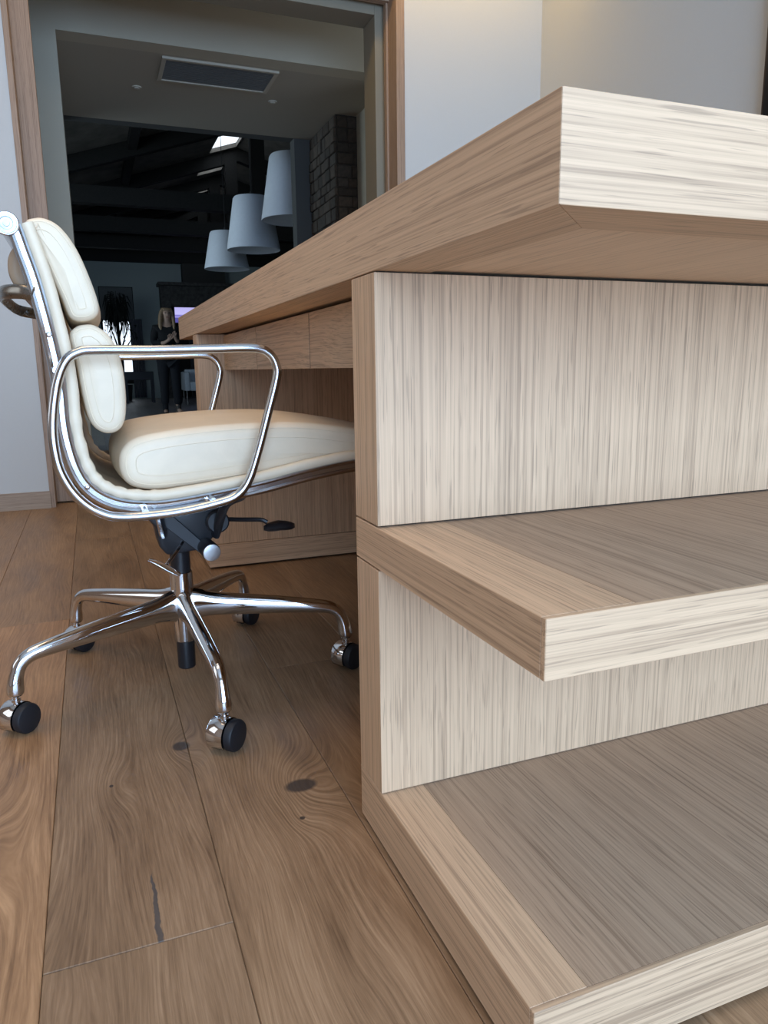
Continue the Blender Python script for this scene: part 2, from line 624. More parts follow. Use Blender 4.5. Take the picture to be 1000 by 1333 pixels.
# corridor and vestibule behind the doorway
w2 = G()
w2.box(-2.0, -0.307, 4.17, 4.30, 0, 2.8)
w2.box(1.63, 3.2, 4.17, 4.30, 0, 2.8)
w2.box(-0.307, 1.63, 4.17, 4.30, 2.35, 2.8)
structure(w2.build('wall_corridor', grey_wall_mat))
structure(build_box('ceiling_corridor', -2.0, 3.2, 3.256, 4.17, 2.8, 2.92, ceil_mat))
structure(build_box('wall_corridor_left', -2.12, -2.0, 3.256, 4.3, 0, 2.8, grey_wall_mat))
structure(build_box('wall_corridor_right', 3.2, 3.32, 3.256, 4.3, 0, 2.8, grey_wall_mat))
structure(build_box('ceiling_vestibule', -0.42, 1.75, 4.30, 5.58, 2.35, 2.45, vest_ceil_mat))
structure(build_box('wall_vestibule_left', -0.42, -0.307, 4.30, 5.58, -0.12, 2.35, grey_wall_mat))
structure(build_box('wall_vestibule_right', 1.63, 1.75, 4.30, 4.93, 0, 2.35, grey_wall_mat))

# stone clad wall end
stone_mats = [plain('stone_%d' % i, c, 0.85, vary=0.25, vscale=45) for i, c in enumerate(
    [(0.062, 0.044, 0.030), (0.085, 0.062, 0.044), (0.048, 0.036, 0.026), (0.072, 0.056, 0.043)])]
sw = structure(build_box('wall_stone', 1.475, 1.75, 4.945, 5.58, 0, 2.35, stone_mats[2]))
random.seed(11)
z = 0.9
while z < 2.34:
    h = min(random.uniform(0.055, 0.10), 2.345 - z)
    if h < 0.02:
        break
    yy = 4.945 - 0.012
    first = True
    while yy < 5.55:
        w = min(random.uniform(0.07, 0.16), 5.575 - yy)
        px = random.uniform(0.008, 0.022)
        build_box('stone', 1.475 - px, 1.480, yy + 0.004, yy + w - 0.004, z + 0.004, z + h - 0.004, random.choice(stone_mats), sw, bevel=0.005, segs=1)
        yy += w
    xx = 1.482
    while xx < 1.62:
        w = min(random.uniform(0.07, 0.14), 1.63 - xx)
        py = random.uniform(0.006, 0.016)
        build_box('stone', xx + 0.003, xx + w - 0.003, 4.945 - py, 4.950, z + 0.004, z + h - 0.004, random.choice(stone_mats), sw, bevel=0.004, segs=1)
        xx += w
    z += h

# great hall, one step lower
HZ = -0.10
hf = structure(build_box('floor_hall', -4.2, 9.6, 5.58, 20.3, HZ - 0.12, HZ - 0.016, subfloor_mat))
for k in range(-2, 14):
    x0 = SEAM + k * PW
    y = 5.585
    first = True
    while y < 19.98:
        ln = random.uniform(1.0, 2.6) if first else 2.6
        first = False
        y1 = min(y + ln, 20.0)
        plank(x0, y, y1, HZ, hall_floor_mat, hf, random.uniform(0.2, 0.8))
        y = y1
build_box('plank', -4.2, SEAM - 2 * PW, 5.585, 20.0, HZ - 0.016, HZ, hall_floor_mat, hf)['tone'] = 0.5
build_box('plank', SEAM + 14 * PW, 9.6, 5.585, 20.0, HZ - 0.016, HZ, hall_floor_mat, hf)['tone'] = 0.5
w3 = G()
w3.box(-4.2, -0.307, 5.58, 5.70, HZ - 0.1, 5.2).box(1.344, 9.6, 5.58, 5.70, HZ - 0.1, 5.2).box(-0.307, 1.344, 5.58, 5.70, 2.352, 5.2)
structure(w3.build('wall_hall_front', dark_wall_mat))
# far wall with a tall window opening
WX0, WX1, WZ0, WZ1 = 0.10, 0.92, 0.28, 2.69
w4 = G()
w4.box(-4.2, WX0, 20, 20.15, HZ, 3.38).box(WX1, 9.6, 20, 20.15, HZ, 3.38)
w4.box(WX0, WX1, 20, 20.15, HZ, WZ0).box(WX0, WX1, 20, 20.15, WZ1, 3.38)
structure(w4.build('wall_hall_far', hall_wall_mat))
roof_dark = plain('dark_roof_boards', (0.20, 0.18, 0.155), 0.8, vary=0.3, vscale=3)
truss_mat = plain('black_stained_timber', (0.010, 0.009, 0.008), 0.7, vary=0.3)
structure(G().prism([(-4.2, 3.38), (9.6, 3.38), (2.9, 5.2)], 'y', 20.0, 20.15).build('wall_hall_gable', truss_mat))
structure(G().box(-4.32, -4.2, 5.6, 7.0, HZ, 2.9).box(-4.32, -4.2, 10.4, 20, HZ, 2.9).box(-4.32, -4.2, 7.0, 10.4, HZ, 0.6).build('wall_hall_left', hall_wall_mat))
structure(build_box('wall_hall_right', 9.6, 9.72, 5.6, 20, HZ, 2.9, hall_wall_mat))


def roof_z(x):
    return 2.75 + 0.319 * (x + 4.2) if x <= 2.9 else 2.75 + 0.319 * (7.1 - (x - 2.9))


def slope_slab(g, xa, xb, y0, y1, th=0.08):
    za, zb = roof_z(xa), roof_z(xb)
    g.prism([(xa, za), (xb, zb), (xb, zb + th), (xa, za + th)], 'y', y0, y1)


SKY = [(14.1, 15.5), (16.6, 17.35), (18.75, 19.5)]
rf = G()
slope_slab(rf, -4.3, 2.30, 5.6, 20.1)
yprev = 5.6
for a, b in SKY:
    slope_slab(rf, 2.30, 2.84, yprev, a)
    yprev = b
slope_slab(rf, 2.30, 2.84, yprev, 20.1)
slope_slab(rf, 2.84, 2.9, 5.6, 20.1)
slope_slab(rf, 2.9, 9.7, 5.6, 20.1)
roof = structure(rf.build('ceiling_hall', roof_dark))
for yt in (8.0, 13.1, 15.6, 17.7, 19.75):
    t = structure(build_box('trim_truss', -4.2, 9.6, yt, yt + 0.22, 3.28, 3.55, truss_mat, None))
    build_box('king_post', 2.62, 2.86, yt + 0.02, yt + 0.2, 3.55, roof_z(2.7) - 0.05, truss_mat, t)
    for sx in (-1, 1):
        g = G()
        x0 = 2.9 + sx * 7.0
        x1 = 2.9
        g.prism([(x0, roof_z(x0) - 0.25), (x1, roof_z(x1) - 0.25), (x1, roof_z(x1) - 0.005), (x0, roof_z(x0) - 0.005)], 'y', yt + 0.03, yt + 0.19)
        g.build('rafter', truss_mat, t)
    if yt in (13.1, 15.6, 17.7):
        continue
    g = G()
    g.prism([(0.2, 3.5), (0.42, 3.5), (2.62, 4.45), (2.62, 4.62)], 'y', yt + 0.04, yt + 0.18)
    g.build('brace', truss_mat, t)
for i, xx in enumerate((-2.6, -1.0, 0.6)):
    structure(build_box('trim_purlin', xx, xx + 0.14, 5.7, 20.0, roof_z(xx) - 0.14, roof_z(xx) - 0.005, truss_mat))

# ------------------------------------------------------------------ the desk
TOP, SB = 0.760, 0.6893
desk = thing('desk', (0.45, 1.087, 0), 'large pale oak desk with thick mitred top and open end shelves', 'desk')
DX, DY = 0.92, 2.173
BW = 0.067


def mitred_frame(parent, x0, x1, y0, y1, z0, z1, w, ends='xy'):
    """four edge strips with mitred corners round a panel"""
    def strip(poly, mat):
        G().prism(poly, 'z', z0, z1).build('edge_strip', mat, parent, bevel=0.0008, segs=2)
    e = 0.0
    strip([(x0, y0), (x0 + w, y0 + w), (x0 + w, y1 - w), (x0, y1)], oak_y)
    strip([(x1, y0), (x1, y1), (x1 - w, y1 - w), (x1 - w, y0 + w)], oak_y)
    strip([(x0, y0), (x1, y0), (x1 - w, y0 + w), (x0 + w, y0 + w)], oak_x)
    strip([(x0, y1), (x0 + w, y1 - w), (x1 - w, y1 - w), (x1, y1)], oak_x)


core = build_box('desktop', BW, DX - BW, BW, DY - BW, SB + 0.004, TOP, oak_y, desk)
mitred_frame(core, 0, DX, 0, DY, SB, TOP, BW)
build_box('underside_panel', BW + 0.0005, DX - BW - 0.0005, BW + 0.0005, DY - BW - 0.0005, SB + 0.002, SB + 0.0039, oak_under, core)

PY, PT = 0.338, 0.0746


def board(name, y0, y1, z0, z1, front_at, bd):
    """thick shelf or base board: side strips with the grain running back, a thin pale front strip, centre panel"""
    fy0, fy1 = (y0, y0 + 0.006) if front_at == 'near' else (y1 - 0.006, y1)
    cy0, cy1 = (y0 + 0.006, y1) if front_at == 'near' else (y0, y1 - 0.006)
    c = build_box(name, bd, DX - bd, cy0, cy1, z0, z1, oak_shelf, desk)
    for xa, xb in ((0, bd), (DX - bd, DX)):
        build_box('edge_strip', xa, xb, cy0, cy1, z0, z1, oak_y, c, bevel=0.0006, segs=1)
    build_box('front_strip', 0, DX, fy0, fy1, z0, z1, oak_x, c, bevel=0.0006, segs=1)
    by0, by1 = (y1, y1 + 0.003) if front_at == 'near' else (y0 - 0.003, y0)
    build_box('back_strip', 0.001, DX - 0.001, by0, by1, z0 + 0.0005, z1 - 0.0005, oak_x, c)
    return c


GAP = 0.0022
ZS0, ZS1, ZST = 0.3595, 0.4079, 0.0745
for side in (0, 1):
    if side == 0:
        ya, yb, pa, pb, fr = 0.0, PY + PT, PY, PY + PT, 'near'
    else:
        ya, yb, pa, pb, fr = DY - PY - PT, DY, DY - PY - PT, DY - PY, 'far'
    build_box('end_panel', 0, DX, pa, pb, ZS1 + GAP, SB - 0.0015, oak_z, desk, bevel=0.0007)
    build_box('end_panel', 0, DX, pa, pb, ZST + GAP * 0.5, ZS0 - GAP, oak_z, desk, bevel=0.0007)
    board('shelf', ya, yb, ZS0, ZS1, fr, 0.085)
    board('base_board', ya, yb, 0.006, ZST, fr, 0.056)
    build_box('joint', 0.006, DX - 0.006, pa + 0.006, pb - 0.006, ZST - 0.001, SB, black_gap, desk)
    build_box('plinth', 0.02, DX - 0.02, ya + 0.03, yb - 0.02, 0.0006, 0.006, black_gap, desk)
# three drawers under the top in the kneehole and the rail behind them
ky0, ky1 = PY + PT, DY - PY - PT
third = (ky1 - ky0) / 3
for i in range(3):
    build_box('drawer', 0.075, 0.095, ky0 + i * third + 0.0024, ky0 + (i + 1) * third - 0.0024, 0.588, SB - 0.005, oak_drawer, desk, bevel=0.0008)
for i in (1, 2):
    build_box('joint', 0.0757, 0.0950, ky0 + i * third - 0.0022, ky0 + i * third + 0.0022, 0.589, SB - 0.0052, black_gap, desk)  # black filler standing in for the shade inside the drawer gaps
build_box('drawer_case', 0.099, 0.55, ky0 + 0.001, ky1 - 0.001, 0.592, SB - 0.001, oak_y, desk)
build_box('drawer_gap_shade', 0.0955, 0.0985, ky0 + 0.001, ky1 - 0.001, 0.595, SB - 0.001, black_gap, desk)  # black sheet put in as the shade behind the drawer fronts
build_box('modesty_panel', 0.62, 0.64, ky0 + 0.001, ky1 - 0.001, 0.08, SB, oak_z, desk)

# ------------------------------------------------------------------ the chair
CX, CY = -0.16, 0.97
chair = thing('office_chair', (CX, CY, 0), 'cream leather soft pad swivel chair with polished aluminium frame tucked into desk', 'chair')
RAIL = [(-0.376, 0.782), (-0.366, 0.750), (-0.353, 0.705), (-0.335, 0.625), (-0.327, 0.571), (-0.325, 0.505), (-0.315, 0.450), (-0.298, 0.419), (-0.270, 0.399),
        (-0.230, 0.389), (-0.180, 0.388), (-0.060, 0.402), (0.030, 0.417), (0.110, 0.426), (0.165, 0.425), (0.205, 0.408)]


def inward(path, dist):
    """shift a path in the xz plane towards the sitter"""
    out = []
    m = len(path)
    for i, p in enumerate(path):
        t = (path[min(i + 1, m - 1)] - path[max(i - 1, 0)]).normalized()
        nrm = Vector((-t.z, 0, t.x))
        if nrm.x < 0 and nrm.z < 0:
            nrm = -nrm
        if abs(nrm.z) > abs(nrm.x) and nrm.z < 0:
            nrm = -nrm
        if abs(nrm.x) >= abs(nrm.z) and nrm.x < 0:
            nrm = -nrm
        out.append(p + nrm * dist)
    return out


NEAR, FAR = 0.735, 1.205
ctrl = [Vector((x, 0, z)) for x, z in RAIL]
shift = [0.0, 0.002, 0.004, 0.009, 0.012, 0.013, 0.013, 0.013, 0.012, 0.011, 0.010, 0.009, 0.007, 0.005, 0.004, 0.003]
railp = spline([inward(ctrl, -sh)[i] for i, sh in enumerate(shift)], 5)
for yy, sgn in ((NEAR, 1), (FAR, -1)):
    at = [Vector((p.x, yy, p.z)) for p in railp]
    rail_root = G()
    rail_root.tube(at, 0.0042, 8)
    inner = [Vector((p.x, yy, p.z)) for p in inward(railp, 0.013)]
    rail_root.tube(inner, 0.0036, 8)
    # web between the two beads
    rings = []
    for a, b in zip(at, inner):
        rings.append([a + Vector((0, -0.0012, 0)), a + Vector((0, 0.0012, 0)), b + Vector((0, 0.0012, 0)), b + Vector((0, -0.0012, 0))])
    rail_root.loft(rings)
    rl = rail_root.build('side_rail', alu_mat, chair, smooth=True)
    for i in (14, 34, 52):
        c = (at[i] + inner[i]) / 2
        G().lathe(c + Vector((0, -sgn * 0.0012, 0)), (0, -sgn, 0), [(0, 0.0042), (0.0022, 0.0040), (0.003, 0.0025)], 12).build('screw', chrome_mat, rl, smooth=True)

# leather sling between the rails with its rolled hems
slg = inward(railp, 0.017)
NV = 14
rings_top, sv, sf = [], [], []
for i, p in enumerate(slg):
    for j in range(NV + 1):
        v = j / NV
        sag = 0.006 * math.sin(math.pi * v) + 0.0022 * math.sin(i * 1.3) * (0.25 if 20 < i < 45 else 0.0)
        q = inward(slg, -sag)[i] if j in (NV // 2,) else p
        sv.append((q.x, NEAR + 0.004 + v * (FAR - NEAR - 0.008), q.z))
nrow = NV + 1
for i in range(len(slg) - 1):
    for j in range(NV):
        a = i * nrow + j
        sf.append((a, a + 1, a + nrow + 1, a + nrow))
slo = G().add(sv, sf).build('sling', leather_mat, chair, smooth=True, angle=80)
md = slo.modifiers.new('thickness', 'SOLIDIFY')
md.thickness = 0.005
md.offset = 0
random.seed(3)
for yy in (NEAR + 0.004, FAR - 0.004):
    path = inward(railp, 0.0235)
    rr = [0.0085 + 0.0012 * math.sin(i * 1.9) * (1 if 22 < i < 48 else 0.25) for i in range(len(path))]
    G().tube([(p.x, yy, p.z) for p in path], rr, 10).build('hem', leather_mat, slo, smooth=True)


def pad(name, prof, y0, y1, rend, mat, crown=0.0, nprof=5, piping=True):
    """puffy cushion: closed xz profile lofted across the width with rounded ends"""
    P = [Vector((x, 0, z)) for x, z in prof]
    P = spline(P, nprof, closed=True)
    m = len(P)
    cen = sum(P, Vector()) / m
    area = sum(P[i].x * P[(i + 1) % m].z - P[(i + 1) % m].x * P[i].z for i in range(m))
    nr = []
    for i in range(m):
        t = (P[(i + 1) % m] - P[i - 1]).normalized()
        n = Vector((t.z, 0, -t.x))
        nr.append(n if area > 0 else -n)

    def ring(y, inset):
        return [Vector((p.x, y, p.z)) - n * inset for p, n in zip(P, nr)]
    rings = []
    steps = 7
    for k in range(steps + 1):
        a = (math.pi / 2) * k / steps
        rings.append(ring(y0 + rend * (1 - math.sin(a)), rend * (1 - math.cos(math.pi / 2 - a)) if False else rend * (1 - math.sin(a))))
    rings = []
    for k in range(steps + 1):
        a = (math.pi / 2) * k / steps          # 0 at the very end, pi/2 where the full profile starts
        rings.append(ring(y0 + rend * 0.85 * (1 - math.cos(a)), rend * (1 - math.sin(a))))
    nmid = 10
    for k in range(1, nmid):
        v = k / nmid
        y = y0 + rend + (y1 - y0 - 2 * rend) * v
        rings.append(ring(y, -crown * math.sin(math.pi * v)))
    for k in range(steps, -1, -1):
        a = (math.pi / 2) * k / steps
        rings.append(ring(y1 - rend * 0.85 * (1 - math.cos(a)), rend * (1 - math.sin(a))))
    g = G().loft(rings, cap=False)
    # closing faces: shrink the end rings to the centre line of the profile
    for rg, base in ((rings[0], y0), (rings[-1], y1)):
        c = sum(rg, Vector()) / m
        sgn = -1 if base == y0 else 1
        r2 = [p + (c - p) * 0.5 + Vector((0, sgn * 0.002, 0)) for p in rg]
        idx = len(g.v)
        g.add([*rg, *r2, c + Vector((0, sgn * 0.0025, 0))],
              [(i, (i + 1) % m, m + (i + 1) % m, m + i) for i in range(m)] + [(m + i, m + (i + 1) % m, 2 * m) for i in range(m)])
    o = g.build(name, mat, chair, smooth=True, angle=100)
    bm = bmesh.new()
    bm.from_mesh(o.data)
    bmesh.ops.remove_doubles(bm, verts=bm.verts, dist=1e-5)
    bmesh.ops.recalc_face_normals(bm, faces=bm.faces)
    for f in bm.faces:
        f.smooth = True
    bm.to_mesh(o.data)
    bm.free()
    if piping:
        for y, sgn in ((y0, 1), (y1, -1)):
            rows = [(rend * 0.45, rend * 0.85 * 0.165)] + [(rend + e, -0.0004 - 0.02 * e) for e in (0.003,)]
            for ins, dy in rows:
                path = [p - n * ins for p, n in zip(P, nr)]
                G().tube([(p.x, y + sgn * dy, p.z) for p in path], 0.0008, 5, closed=True, ref=(0, 1, 0)).build('seam', mat, o, smooth=True)
    return o


PAD1 = [(-0.357, 0.789), (-0.344, 0.799), (-0.328, 0.798), (-0.311, 0.787), (-0.293, 0.759), (-0.278, 0.717), (-0.270, 0.682), (-0.275, 0.666),
        (-0.292, 0.659), (-0.310, 0.664), (-0.320, 0.692), (-0.340, 0.745)]
PAD2 = [(-0.314, 0.636), (-0.306, 0.650), (-0.292, 0.655), (-0.276, 0.653), (-0.257, 0.636), (-0.245, 0.602), (-0.242, 0.557), (-0.246, 0.517),
        (-0.258, 0.499), (-0.278, 0.497), (-0.295, 0.513), (-0.303, 0.55), (-0.308, 0.60)]
PAD3 = [(-0.260, 0.442), (-0.256, 0.468), (-0.235, 0.487), (-0.19, 0.496), (-0.121, 0.502), (-0.05, 0.504), (0.022, 0.502), (0.097, 0.492), (0.18, 0.475),
        (0.225, 0.458), (0.232, 0.440), (0.215, 0.430), (0.17, 0.434), (0.117, 0.436), (0.036, 0.426), (-0.093, 0.412), (-0.19, 0.405), (-0.230, 0.408), (-0.252, 0.420)]
PADR = [(-0.364, 0.766), (-0.374, 0.762), (-0.384, 0.746), (-0.385, 0.722), (-0.376, 0.704), (-0.362, 0.696), (-0.354, 0.704), (-0.358, 0.73)]
pad('upper_back_cushion', PAD1, 0.752, 1.188, 0.014, leather_mat, 0.005)
pad('lower_back_cushion', PAD2, 0.752, 1.188, 0.014, leather_mat, 0.005)
pad('seat_cushion', PAD3, 0.748, 1.192, 0.021, leather_mat, 0.009)
pad('rear_cushion', PADR, 0.765, 1.175, 0.012, leather_back_mat, 0.002, piping=False)

# arms: one closed loop of polished tube each side
LOOP = [(-0.334, 0.571), (-0.344, 0.520), (-0.345, 0.480), (-0.339, 0.445), (-0.322, 0.412), (-0.296, 0.388), (-0.262, 0.377), (-0.186, 0.378), (-0.120, 0.388), (-0.092, 0.398),
        (-0.074, 0.420), (-0.058, 0.462), (-0.040, 0.520), (-0.024, 0.574), (-0.024, 0.594), (-0.034, 0.611), (-0.056, 0.619), (-0.120, 0.6185), (-0.202, 0.617), (-0.280, 0.617),
        (-0.303, 0.614), (-0.320, 0.602)]
for yy, sgn in ((0.702, 1), (1.238, -1)):
    path = spline([(x, yy, z) for x, z in LOOP], 6, closed=True)
    arm = G().tube(path, 0.0068, 14, closed=True, ref=(0, 1, 0)).build('armrest', alu_mat, chair, smooth=True)
    for x, z in ((-0.333, 0.590), (-0.23, 0.382), (-0.13, 0.391)):
        yb = NEAR if sgn > 0 else FAR
        G().lathe((x, yy, z), (0, sgn, 0), [(0, 0.005), (abs(yb - yy), 0.005)], 12).build('spacer', alu_mat, arm, smooth=True)

# back spreader tube with turned end caps, and the cast grip behind the backrest
sp = G().lathe((-0.378, NEAR - 0.010, 0.784), (0, 1, 0), [(0, 0.0145), (0.002, 0.0158), (0.012, 0.0158), (0.014, 0.012), (0.47, 0.012), (0.472, 0.0158), (0.488, 0.0158), (0.490, 0.0145)], 28)
sp = sp.build('spreader_tube', alu_mat, chair, smooth=True, angle=30)
for yy, ax in ((NEAR - 0.010, -1), (FAR + 0.010, 1)):
    G().lathe((-0.378, yy, 0.784), (0, ax, 0), [(0, 0.0135), (0.0015, 0.0130), (0.0016, 0.0085), (0.0005, 0.0080), (0.0006, 0.0045), (0.0022, 0.0042), (0.0024, 0.001)], 24).build('end_cap', cap_mat, sp, smooth=True, angle=25)
grip = spline([(-0.352, NEAR, 0.694), (-0.372, NEAR + 0.012, 0.698), (-0.395, NEAR + 0.05, 0.700), (-0.403, NEAR + 0.11, 0.700), (-0.404, CY, 0.699), (-0.403, FAR - 0.11, 0.700), (-0.395, FAR - 0.05, 0.700), (-0.372, FAR - 0.012, 0.698), (-0.352, FAR, 0.694)], 8)
G().tube(grip, 0.010, 12, flat=0.55).build('back_grip', dark_alu_mat, chair, smooth=True)

# seat spreaders, tilt mechanism, levers and knob
for xr, zr, xm, zm in ((-0.215, 0.388, -0.19, 0.300), (-0.075, 0.398, -0.098, 0.290)):
    for yy, s in ((NEAR, -1), (FAR, 1)):
        path = spline([(xr, yy, zr), (xr, yy - s * 0.03, zr - 0.012), ((xr + xm) / 2, CY + s * 0.11, (zr + zm) / 2 + 0.012), (xm, CY + s * 0.045, zm)], 6)
        G().tube(path, [0.0075 + 0.004 * i / len(path) for i in range(len(path))], 10, flat=0.7).build('seat_spreader', black_mech if xr > -0.1 else alu_mat, chair, smooth=True)
mech = G().prism([(-0.222, 0.338), (-0.095, 0.352), (-0.078, 0.335), (-0.082, 0.305), (-0.105, 0.280), (-0.130, 0.262), (-0.186, 0.258), (-0.198, 0.275), (-0.204, 0.312)], 'y', CY - 0.045, CY + 0.045)
mech = mech.build('tilt_mechanism', black_mech, chair, bevel=0.006, segs=2, smooth=True)
G().prism([(-0.205, 0.330), (-0.180, 0.340), (-0.110, 0.265), (-0.128, 0.258)], 'y', CY - 0.052, CY - 0.044).build('rib', black_mech, mech, bevel=0.001)
G().lathe((-0.094, CY - 0.06, 0.315), (0, 1, 0), [(0, 0.018), (0.003, 0.021), (0.117, 0.021), (0.12, 0.018)], 24).build('pivot', black_mech, mech, smooth=True)
kn = G().lathe((-0.118, CY - 0.040, 0.270), (0.10, -1, -0.05), [(0, 0.015), (0.002, 0.0155), (0.048, 0.0165), (0.052, 0.0155), (0.053, 0.0148)], 28).build('tension_knob', black_plastic, mech, smooth=True, angle=30)
G().lathe((-0.1128, CY - 0.0925, 0.2674), (0.10, -1, -0.05), [(0, 0.0158), (0.002, 0.0152), (0.0024, 0.014), (0.0025, 0.002)], 28).build('knob_cap', brushed_mat, kn, smooth=True)
lv = G().tube([(-0.158, CY - 0.045, 0.280), (-0.175, CY - 0.075, 0.268), (-0.194, CY - 0.100, 0.254)], 0.0030, 8).build('tilt_lever', chrome_mat, mech, smooth=True)
pdl = G()
ax = Vector((0.026, -0.004, -0.016)).normalized()
nn = Vector((-0.45, -0.45, -0.55)).normalized()
nn = (nn - ax * nn.dot(ax)).normalized()
bb_ = ax.cross(nn)
cc = Vector((-0.196, CY - 0.102, 0.252))
rings = []
for k in range(9):
    s = -1 + 2 * k / 8
    wv = 0.013 * math.sqrt(max(0.02, 1 - s * s))
    rings.append([cc + ax * s * 0.030 + bb_ * math.cos(a) * wv + nn * math.sin(a) * 0.003 for a in [2 * math.pi * i / 12 for i in range(12)]])
pdl.loft(rings).build('lever_paddle', chrome_mat, lv, smooth=True)
lv2 = G().tube(spline([(-0.09, CY - 0.03, 0.315), (-0.05, CY - 0.06, 0.316), (-0.02, CY - 0.075, 0.316), (-0.008, CY - 0.08, 0.311)], 4), 0.0042, 8).build('height_lever', black_plastic, mech, smooth=True)
rings = []
for k in range(9):
    s = -1 + 2 * k / 8
    wv = 0.020 * math.sqrt(max(0.02, 1 - s * s))
    c = Vector((0.013 + 0.029 * s, CY - 0.085, 0.3045 - 0.003 * abs(s)))
    rings.append([c + Vector((0, math.cos(a) * wv, math.sin(a) * (0.0035 + 0.0055 * math.sqrt(max(0.02, 1 - s * s))))) for a in [2 * math.pi * i / 12 for i in range(12)]])
G().loft(rings).build('lever_paddle', black_plastic, lv2, smooth=True)

# column, hub, five star base with casters
G().lathe((CX, CY, 0), (0, 0, 1), [(0.214, 0.0185), (0.262, 0.0185)], 28).build('gas_column', black_plastic, chair, smooth=True, angle=30)
hub = G().lathe((CX, CY, 0), (0, 0, 1), [(0.078, 0.0165), (0.080, 0.0180), (0.120, 0.0195), (0.160, 0.0215), (0.205, 0.0212), (0.2145, 0.0212), (0.2155, 0.0195)], 32).build('hub', chrome_mat, chair, smooth=True, angle=30)
G().lathe((CX, CY, 0), (0, 0, 1), [(0.024, 0.0150), (0.026, 0.0165), (0.070, 0.0168), (0.0785, 0.0160)], 28).build('column_cap', black_plastic, chair, smooth=True, angle=30)
for i in range(5):
    a = math.radians(-86 + 72 * i)
    e = Vector((math.cos(a), math.sin(a), 0))
    prof = [(0.012, 0.150, 0.0160, 0.034), (0.030, 0.1500, 0.0140, 0.0290), (0.060, 0.148, 0.0138, 0.0235), (0.120, 0.144, 0.0140, 0.0205), (0.200, 0.138, 0.0135, 0.0165), (0.258, 0.132, 0.0122, 0.0135),
            (0.282, 0.127, 0.0112, 0.0122), (0.297, 0.116, 0.0104, 0.0115), (0.3045, 0.100, 0.0104, 0.0115), (0.308, 0.085, 0.0122, 0.0132), (0.3095, 0.072, 0.0130, 0.0138), (0.310, 0.066, 0.0112, 0.0115), (0.310, 0.064, 0.006, 0.006)]
    pts = spline([(q[0], q[1], 0) for q in prof], 4)
    ra = spline([(q[2], q[3], 0) for q in prof], 4)
    path = [Vector((CX, CY, 0)) + e * p.x + Vector((0, 0, p.y)) for p in pts]
    side = Vector((-e.y, e.x, 0))
    m = len(path)
    rings = []
    for j, p in enumerate(path):
        t = (path[min(j + 1, m - 1)] - path[max(j - 1, 0)]).normalized()
        w = t.cross(side).normalized()
        rings.append([p + side * math.cos(b) * ra[j].x + w * math.sin(b) * ra[j].y for b in [2 * math.pi * q / 16 for q in range(16)]])
    leg = G().loft(rings).build('base_leg', chrome_mat, chair, smooth=True)
    # caster
    base = Vector((CX, CY, 0)) + e * 0.310
    G().lathe(base, (0, 0, 1), [(0.046, 0.0045), (0.054, 0.0045), (0.0545, 0.0070), (0.0585, 0.0070), (0.059, 0.0045), (0.066, 0.0045)], 14).build('caster_stem', chrome_mat, leg, smooth=True, angle=30)
    axa = math.radians((-43, -58, -45, -48, -41)[i])
    axv = Vector((math.cos(axa), math.sin(axa), 0))
    rol = Vector((-axv.y, axv.x, 0))
    wc = base + rol * 0.004 + Vector((0, 0, 0.0255))
    G().lathe(wc + axv * 0.0075, axv, [(0, 0.0230), (0.0015, 0.0250), (0.0110, 0.0252), (0.0140, 0.0235), (0.0150, 0.0205), (0.0155, 0.002)], 32).build('wheel', black_tyre, leg, smooth=True, angle=35)
    G().lathe(wc - axv * 0.0195, axv, [(0, 0.0235), (0.0015, 0.0250), (0.0130, 0.0250), (0.0150, 0.0235)], 32).build('wheel', black_tyre, leg, smooth=True, angle=35)
    # chrome hood wrapped over the wheel, open below
    rings = []
    a0, a1 = math.radians(-38), math.radians(218)
    for h, rr in ((-0.0245, 0.020), (-0.0238, 0.0245), (-0.0215, 0.0268), (0.000, 0.0272), (0.0068, 0.0268), (0.0070, 0.0255)):
        ring = [wc + axv * h + (rol * math.cos(b) + Vector((0, 0, 1)) * math.sin(b)) * rr for b in [a0 + (a1 - a0) * q / 20 for q in range(21)]]
        rings.append(ring)
    vs = [p for rg in rings for p in rg]
    fs = []
    for q in range(len(rings) - 1):
        for s_ in range(20):
            fs.append((q * 21 + s_, q * 21 + s_ + 1, (q + 1) * 21 + s_ + 1, (q + 1) * 21 + s_))
    fs.append(tuple(range(21)))
    hood = G().add(vs, fs).build('caster_hood', chrome_mat, leg, smooth=True, angle=50)
    sd = hood.modifiers.new('thickness', 'SOLIDIFY')
    sd.thickness = 0.0006

# ------------------------------------------------------------------ things in the rooms
screen_black = plain('black_screen', (0.004, 0.004, 0.005), 0.3)
tv = thing('television', (RIGHT_X - 0.02, 1.1, 1.8), 'black wall television at right edge above the desk', 'television')
build_box('screen', RIGHT_X - 0.045, RIGHT_X - 0.038, 0.42, 1.648, 1.42, 2.15, screen_black, tv)
build_box('bezel', RIGHT_X - 0.040, RIGHT_X - 0.004, 0.41, 1.660, 1.41, 2.16, plain('bezel_bronze', (0.05, 0.03, 0.018), 0.4), tv, bevel=0.002)

